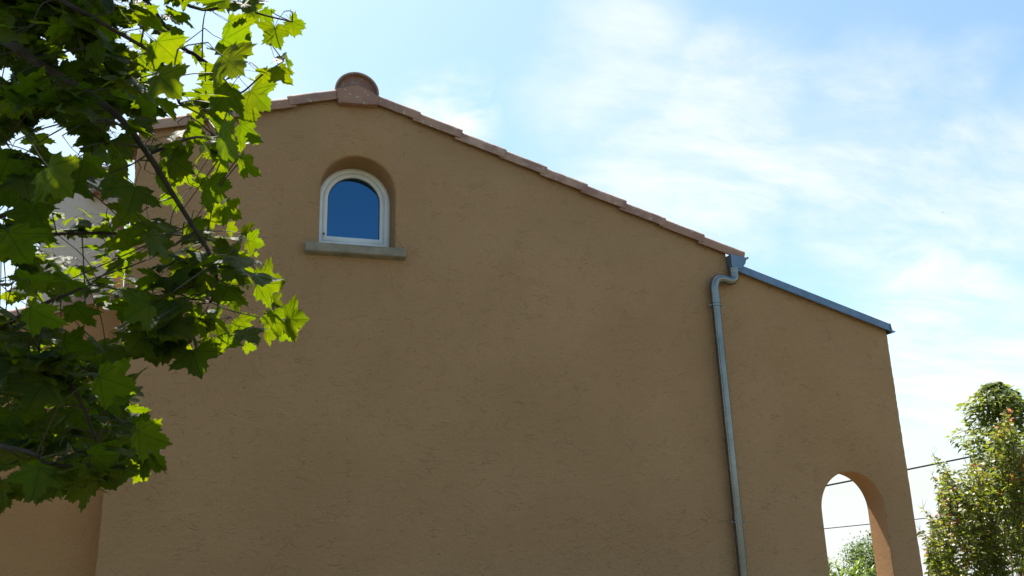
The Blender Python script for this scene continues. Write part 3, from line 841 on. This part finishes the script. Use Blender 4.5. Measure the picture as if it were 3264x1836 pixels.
while cnt < 385:
    x = rl.uniform(-60, 740) if cnt % 2 else rl.uniform(-60, 290); y = rl.uniform(-60, 1260)
    if not ok_px(x, y) or (x > 400 and rl.random() < 0.6): continue
    d = rl.uniform(2.35, 4.3) if y < 520 or x < 330 else rl.uniform(2.45, 3.1)
    cluster(dp(x, y, d), rl.randint(3, 5), True, 0.06, 0.095); cnt += 1
for _ in range(34):                    # the paler spray farther back, before the chimney
    x = rl.uniform(0, 340); y = rl.uniform(530, 750)
    cluster(dp(x, y, rl.uniform(3.6, 4.6)), 4, False, 0.055, 0.085)
for _ in range(520):                   # extra crown leaves added towards the sun, to shade the leaves below
    x = rl.uniform(-250, 250); y = rl.uniform(-50, 1200)
    c = dp(x, y, rl.uniform(2.4, 3.0)) + sun_dir * rl.uniform(0.4, 2.4)
    px_, py_, pz_ = pix(c)
    if py_ / q > -70 and not ok_px(px_ / q, py_ / q): continue
    if px_ / q > 330 and py_ / q > -400: continue
    cluster(c, 5, py_ / q > -90, 0.075, 0.11, False)
for _ in range(180):                   # the crown above and to the left of the frame
    if rl.random() < 0.75: x = rl.uniform(-700, 430); y = rl.uniform(-1000, -90)
    else: x = rl.uniform(-600, -90); y = rl.uniform(-100, 1150)
    cluster(dp(x, y, rl.uniform(2.5, 4.3)), 4, False, 0.08, 0.125, False)
scatter_leaves('leaf', LEAVES, maple, 300, 'foliage')
o = tpart('twigs', twig_bm, M_TWIG, maple); o['kind'] = 'stuff'

# ------------------------------------------------------------------ simple leaves for the plants beyond the house
def blade_mesh(name, prof, mat, cup=0.15, droop=0.25):
    bm = bmesh.new(); mid = []; lf = []; rg = []
    for (y, w) in prof:
        z = -droop * y * y
        mid.append(bm.verts.new((0, y, z)))
        if w > 0:
            lf.append(bm.verts.new((-w, y, z + cup * w))); rg.append(bm.verts.new((w, y, z + cup * w)))
        else: lf.append(mid[-1]); rg.append(mid[-1])
    for k in range(len(prof) - 1):
        for s in (lf, rg):
            vs = []
            for v in ((mid[k], mid[k + 1], s[k + 1], s[k]) if s is rg else (mid[k], s[k], s[k + 1], mid[k + 1])):
                if v not in vs: vs.append(v)
            if len(vs) >= 3: bm.faces.new(vs)
    for f in bm.faces: f.smooth = True
    me = bpy.data.meshes.new(name); bm.to_mesh(me); bm.free(); me.materials.append(mat); return me
OV = [(0, 0), (0.2, 0.17), (0.45, 0.25), (0.72, 0.18), (1.0, 0)]
L_CR = blade_mesh('leaf', OV, M_CRAPE); L_CRR = blade_mesh('leaf', OV, M_CRAPER)
L_OV = blade_mesh('leaf', OV, M_FARL)
L_HEART = blade_mesh('leaf', [(-0.05, 0.0), (0.0, 0.22), (0.2, 0.40), (0.5, 0.33), (0.8, 0.13), (1.0, 0)], M_BIGL, 0.25, 0.35)
L_LANCE = blade_mesh('leaf', [(0, 0.02), (0.2, 0.075), (0.5, 0.11), (0.8, 0.07), (1.0, 0)], M_OLE, 0.35, 0.2)

# crape myrtle by the wing wall
rc = random.Random(8)
base = atY(3235, 1900, 9.3); base.z = ground_z(base.x, base.y)
crape = empty('crape_myrtle', base, 'yellow-green crape myrtle with upright shoots and reddish tips beside the wing wall', 'shrub')
bpy.context.view_layer.update()
bm = bmesh.new()
stem_pts = {}
fork = at(3085, 1745, 9.3)
root = [base + Vector((0, 0, -0.05)), base.lerp(fork, 0.5) + Vector((0.05, 0, 0)), fork]
for w, (px_, py_) in enumerate(((3020, 1600), (3130, 1560), (3190, 1480), (3000, 1740), (3240, 1560))):
    e = at(px_, py_, 9.3 + rc.uniform(-0.3, 0.4)); s = fork if w != 4 else root[1]
    tube(bm, smooth_path([s, s.lerp(e, 0.5) + Vector((0, 0, 0.05)), e], 4), [0.014 - 0.001 * k for k in range(9)], 6)
tube(bm, smooth_path(root, 5), [0.034 - 0.0018 * k for k in range(11)], 8)
for dx in (0.18, -0.2, 0.42):
    tube(bm, smooth_path([base + Vector((dx * 0.3, 0.1, -0.05)), base + Vector((dx, 0.15, 0.7)), base + Vector((dx * 1.9, 0.2, 1.5))], 4), [0.024 - 0.0015 * k for k in range(9)], 6)
tpart('trunk', bm, M_BARK2, crape)
CM = [(2965, 1836), (2952, 1740), (2943, 1700), (2970, 1690), (2958, 1650), (2953, 1632), (2990, 1618), (2994, 1580), (2985, 1515), (2985, 1465), (3010, 1468), (3045, 1500), (3078, 1480), (3100, 1470), (3125, 1480), (3150, 1440), (3170, 1390),
      (3180, 1335), (3205, 1303), (3225, 1310), (3240, 1370), (3300, 1380), (3320, 1836)]
bm = bmesh.new(); CL = []
SH = [((3170, 1740), (2975, 1452)), ((3060, 1720), (2972, 1515)), ((3100, 1650), (2980, 1470)), ((3120, 1700), (3080, 1478)), ((3140, 1640), (3212, 1303)), ((3040, 1760), (2942, 1622)), ((3040, 1800), (2932, 1690)), ((3030, 1690), (2990, 1580)), ((3110, 1690), (3035, 1555)), ((3170, 1600), (3230, 1365)), ((3120, 1640), (3150, 1440))]
tries = 0
while len(SH) < 370:
    x, y = (rc.uniform(2930, 3310), rc.uniform(1300, 1850)) if len(SH) % 5 else ((rc.uniform(2930, 3030), rc.uniform(1600, 1850)) if len(SH) % 10 else (rc.uniform(3110, 3290), rc.uniform(1300, 1520)))
    if not inside((x, y), CM): continue
    SH.append(((x * 0.85 + 3140 * 0.15 + rc.uniform(-35, 45), y + rc.uniform(60, 170)), (x, y)))
for k, (a, b) in enumerate(SH):
    d = 9.25 + rc.uniform(-0.55, 0.6)
    A = at(a[0], a[1], d + rc.uniform(-0.1, 0.1)); B = at(b[0], b[1], d)
    mid = A.lerp(B, 0.5) + Vector((rc.uniform(-0.05, 0.05), rc.uniform(-0.05, 0.05), 0.03))
    P = smooth_path([A, mid, B], 6)
    tube(bm, P, [0.0055 - 0.00032 * i for i in range(len(P))], 4, False)
    if k < 11 or rc.random() < 0.2:            # bare panicle tips
        for s in range(4):
            tube(bm, [B, B + Vector((rc.uniform(-.06, .05), rc.uniform(-.05, .05), rc.uniform(0.03, 0.11)))], [0.0015, 0.001], 3, False)
    n = int((B - A).length / 0.018)
    red = rc.random() < 0.30
    for i in range(n):
        f = 0.12 + 0.88 * i / max(1, n - 1)
        p = P[min(len(P) - 1, int(f * (len(P) - 1)))].lerp(P[min(len(P) - 1, int(f * (len(P) - 1)) + 1)], (f * (len(P) - 1)) % 1)
        an = i * 2.4 + rc.uniform(-.5, .5)
        t = Vector((math.cos(an), math.sin(an), rc.uniform(-0.7, 0.7)))
        u = Vector((rc.uniform(-.9, .9), rc.uniform(-1.1, .6), 0.8))
        CL.append((L_CRR if (red and f > 0.86 and rc.random() < 0.7) else L_CR, leaf_matrix(p, t, u, rc.uniform(0.055, 0.095) * (1.1 - 0.4 * f))))
tpart('branches', bm, M_TWIG, crape)['kind'] = 'stuff'
scatter_leaves('leaf', CL, crape, 300)

# broad-leaved column tree behind it
rt_ = random.Random(21)
cb = at(3202, 1420, 14.0); top = at(3195, 1212, 14.0).z
cb.z = ground_z(cb.x, cb.y)
coltree = empty('column_tree', cb, 'tall narrow dark green tree with broad drooping leaves behind the crape myrtle', 'tree')
bpy.context.view_layer.update()
bm = bmesh.new(); hh_ = top - cb.z
tube(bm, smooth_path([cb + Vector((0, 0, -0.1)), cb + Vector((0.05, 0, hh_ * 0.5)), cb + Vector((0, 0, hh_ * 0.97))], 6), [0.11 - 0.008 * k for k in range(13)], 8)
TL = []
for k in range(26):
    z = hh_ * rt_.uniform(0.25, 0.85); a = rt_.uniform(0, 6.28); r = rt_.uniform(0.15, 0.35)
    s = cb + Vector((0, 0, z - 0.2)); e = cb + Vector((math.cos(a) * r, math.sin(a) * r, z + 0.1))
    tube(bm, [s, s.lerp(e, 0.5) + Vector((0, 0, 0.04)), e], [0.014, 0.010, 0.005], 5, False)
tpart('trunk', bm, M_BARK, coltree)
for k in range(4600):
    f = rt_.random() ** 0.8; z = hh_ * (0.2 + 0.8 * f)
    rm = (0.50 + 0.30 * (1 - f) + 0.10 * math.sin(z * 5.0) + 0.06 * math.sin(z * 11 + 1)) * (1.0 if f < 0.88 else math.sqrt(max(0.02, (1.0 - f) / 0.12)))
    a = rt_.uniform(0, 6.28); r = rm * math.sqrt(rt_.uniform(0.1, 1.0)) * (1 + 0.22 * math.sin(a * 3 + z * 4))
    p = cb + Vector((math.cos(a) * r, math.sin(a) * r, z))
    t = Vector((math.cos(a) + rt_.uniform(-.6, .6), math.sin(a) + rt_.uniform(-.6, .6), rt_.uniform(-1.0, 0.5)))
    TL.append((L_HEART, leaf_matrix(p, t, Vector((math.cos(a) * 0.6 + rt_.uniform(-.4, .4), math.sin(a) * 0.6 + rt_.uniform(-.4, .4), 0.9)), rt_.uniform(0.06, 0.105))))
scatter_leaves('leaf', TL, coltree, 300)

# through the archway: a lance-leaved shrub and a rounded tree beyond
ro = random.Random(4)
ob = atY(2735, 1900, 9.4); ob.z = 0.0
ole = empty('oleander_bush', ob, 'bright green shrub with long narrow leaves at the bottom of the archway', 'shrub')
bpy.context.view_layer.update()
bm = bmesh.new(); OL = []
for k in range(46):
    tx = ro.uniform(2600, 2860); ty = 1790 + 0.10 * abs(tx - 2740) + ro.uniform(-14, 50)
    e = atY(tx, ty, ob.y + ro.uniform(-0.35, 0.5))
    s = ob + Vector((ro.uniform(-0.3, 0.3), ro.uniform(-0.2, 0.2), 0))
    P = smooth_path([s, s.lerp(e, 0.55) + Vector((0, 0, 0.12)), e], 6)
    tube(bm, P, [0.009 - 0.0005 * i for i in range(len(P))], 5, False)
    for i in range(26):
        f = 0.45 + 0.55 * i / 25.0
        p = P[min(len(P) - 1, int(round(f * (len(P) - 1))))] + Vector((0, 0, ro.uniform(-0.04, 0.02)))
        a = i * 2.1 + ro.uniform(-.4, .4)
        OL.append((L_LANCE, leaf_matrix(p, Vector((math.cos(a), math.sin(a), ro.uniform(0.1, 1.2))), Vector((-math.cos(a) * 0.4, -math.sin(a) * 0.4, 1)), ro.uniform(0.09, 0.15))))
tpart('branches', bm, M_TWIG, ole)['kind'] = 'stuff'
scatter_leaves('leaf', OL, ole, 300)

rf = random.Random(14)
fc = atY(2792, 1815, 25.0)
far = empty('round_tree', (fc.x, fc.y, ground_z(fc.x, fc.y)), 'small rounded tree seen through the archway above the shrub', 'tree')
bpy.context.view_layer.update()
bm = bmesh.new()
fb = Vector((fc.x, fc.y, ground_z(fc.x, fc.y)))
tube(bm, smooth_path([fb + Vector((0, 0, -0.1)), fb.lerp(fc, 0.6) + Vector((0.05, 0, 0)), fc], 4), [0.09 - 0.006 * k for k in range(9)], 8)
FL = []
for k in range(150):
    a = rf.uniform(0, 6.28); cz = rf.uniform(-0.7, 1.0); rr = math.sqrt(1 - min(1, cz * cz)) if abs(cz) < 1 else 0
    s = rf.uniform(0.55, 1.0)
    c = fc + Vector((math.cos(a) * rr * 1.25 * s, math.sin(a) * rr * 1.2 * s, cz * 1.22 * s))
    tube(bm, [fc.lerp(c, 0.15), fc.lerp(c, 0.6) + Vector((0, 0, -0.06)), c], [0.016, 0.010, 0.004], 4, False)
    for _ in range(34):
        p = c + Vector((rf.gauss(0, 0.13), rf.gauss(0, 0.13), rf.gauss(0, 0.12)))
        t = Vector((rf.uniform(-1, 1), rf.uniform(-1, 1), rf.uniform(-0.8, 0.5)))
        FL.append((L_OV, leaf_matrix(p, t, Vector((rf.uniform(-.7, .7), rf.uniform(-.7, .7), 1)), rf.uniform(0.07, 0.12))))
tpart('trunk', bm, M_BARK, far)
merge('foliage', FL, far)

# ------------------------------------------------------------------ overhead cables
def cable(name, pts, r, label):
    bm = bmesh.new(); tube(bm, smooth_path(pts, 8), r, 8)
    o = build(name, bm, M_CABLE); tag(o, label, 'cable'); return o
def ext(a, b, Y, ta, tb_, sag):
    A = atY(*a, Y); B = atY(*b, Y); d = B - A
    return [A + d * (ta + (tb_ - ta) * k / 6.0) + Vector((0, 0, -sag * 4 * (k / 6) * (1 - k / 6))) + Vector((0, 0, sag * 4 * ((0 - ta) / (tb_ - ta)) * (1 - (0 - ta) / (tb_ - ta)))) for k in range(7)]
cable('overhead_cable', ext((2628, 1549), (3090, 1455), 14.0, -2.2, 4.0, 0.12), 0.017, 'thick dark overhead cable crossing the archway and the sky, the upper one')
cable('overhead_cable', ext((2630, 1685), (2928, 1653), 20.0, -2.5, 5.0, 0.1), 0.012, 'thin twisted overhead cable, the lower one across the archway')

# ------------------------------------------------------------------ small living things
def bird(p, s, head, label):
    bm = bmesh.new(); f = Vector(head).normalized(); side = f.cross(Vector((0, 0, 1))).normalized(); u = side.cross(f)
    tube(bm, [p - f * s * 0.5, p - f * s * 0.25, p, p + f * s * 0.25, p + f * s * 0.42], [s * 0.015, s * 0.06, s * 0.1, s * 0.075, s * 0.02], 8)
    for sg in (-1, 1):
        w = [p + f * s * 0.14 + side * sg * s * 0.05, p - f * s * 0.10 + side * sg * s * 0.05, p - f * s * 0.08 + side * sg * s * 0.5 + u * s * 0.1, p - f * s * 0.38 + side * sg * s * 1.0 + u * s * 0.02, p + f * s * 0.12 + side * sg * s * 0.5 + u * s * 0.12]
        v0 = [bm.verts.new(x + u * s * 0.012) for x in w]; v1 = [bm.verts.new(x - u * s * 0.012) for x in w]
        order = (0, 4, 3, 2, 1)
        A = [v0[k] for k in order]; B = [v1[k] for k in order]
        bridge(bm, A, B); bm.faces.new(A); bm.faces.new(B[::-1])
    o = build('bird', bm, M_BIRD); tag(o, label, 'bird'); return o
bird(at(3005, 678, 60), 0.11, (1, 0.1, 0.0), 'tiny dark bird gliding in the sky above the wing wall')
bird(at(1445, 366, 30), 0.055, (0.8, 0.3, 0.4), 'tiny dark bird flying in the white cloud above the roof slope')
bm = bmesh.new()
wp_ = Vector((0.688, 7.262, 4.142))
tube(bm, [wp_ + Vector((0.004, 0, -0.017)), wp_ + Vector((0.002, 0, -0.008)), wp_ + Vector((0, 0, -0.001)), wp_ + Vector((-0.001, 0, 0.003)), wp_ + Vector((-0.003, 0, 0.009)), wp_ + Vector((-0.005, 0, 0.013))], [0.001, 0.0045, 0.001, 0.0035, 0.003, 0.001], 8)
for sg in (-1, 1):
    a = wp_ + Vector((0, -0.004, 0.003))
    A = [bm.verts.new(a + Vector(k)) for k in ((0, 0, 0), (sg * 0.008, -0.002, -0.006), (sg * 0.011, -0.002, -0.014), (sg * 0.004, 0, -0.012))]
    B = [bm.verts.new(v.co + Vector((0, 0.0006, 0))) for v in A]
    bridge(bm, A, B); bm.faces.new(A); bm.faces.new(B[::-1])
    for k in (-0.004, 0.001, 0.006):
        tube(bm, [wp_ + Vector((0, 0.001, k)), wp_ + Vector((sg * 0.009, -0.001, k)), wp_ + Vector((sg * 0.013, 0.008, k - 0.003))], 0.0006, 3, False)
tag(build('wasp', bm, M_INSECT), 'small dark wasp resting on the white window frame', 'insect')
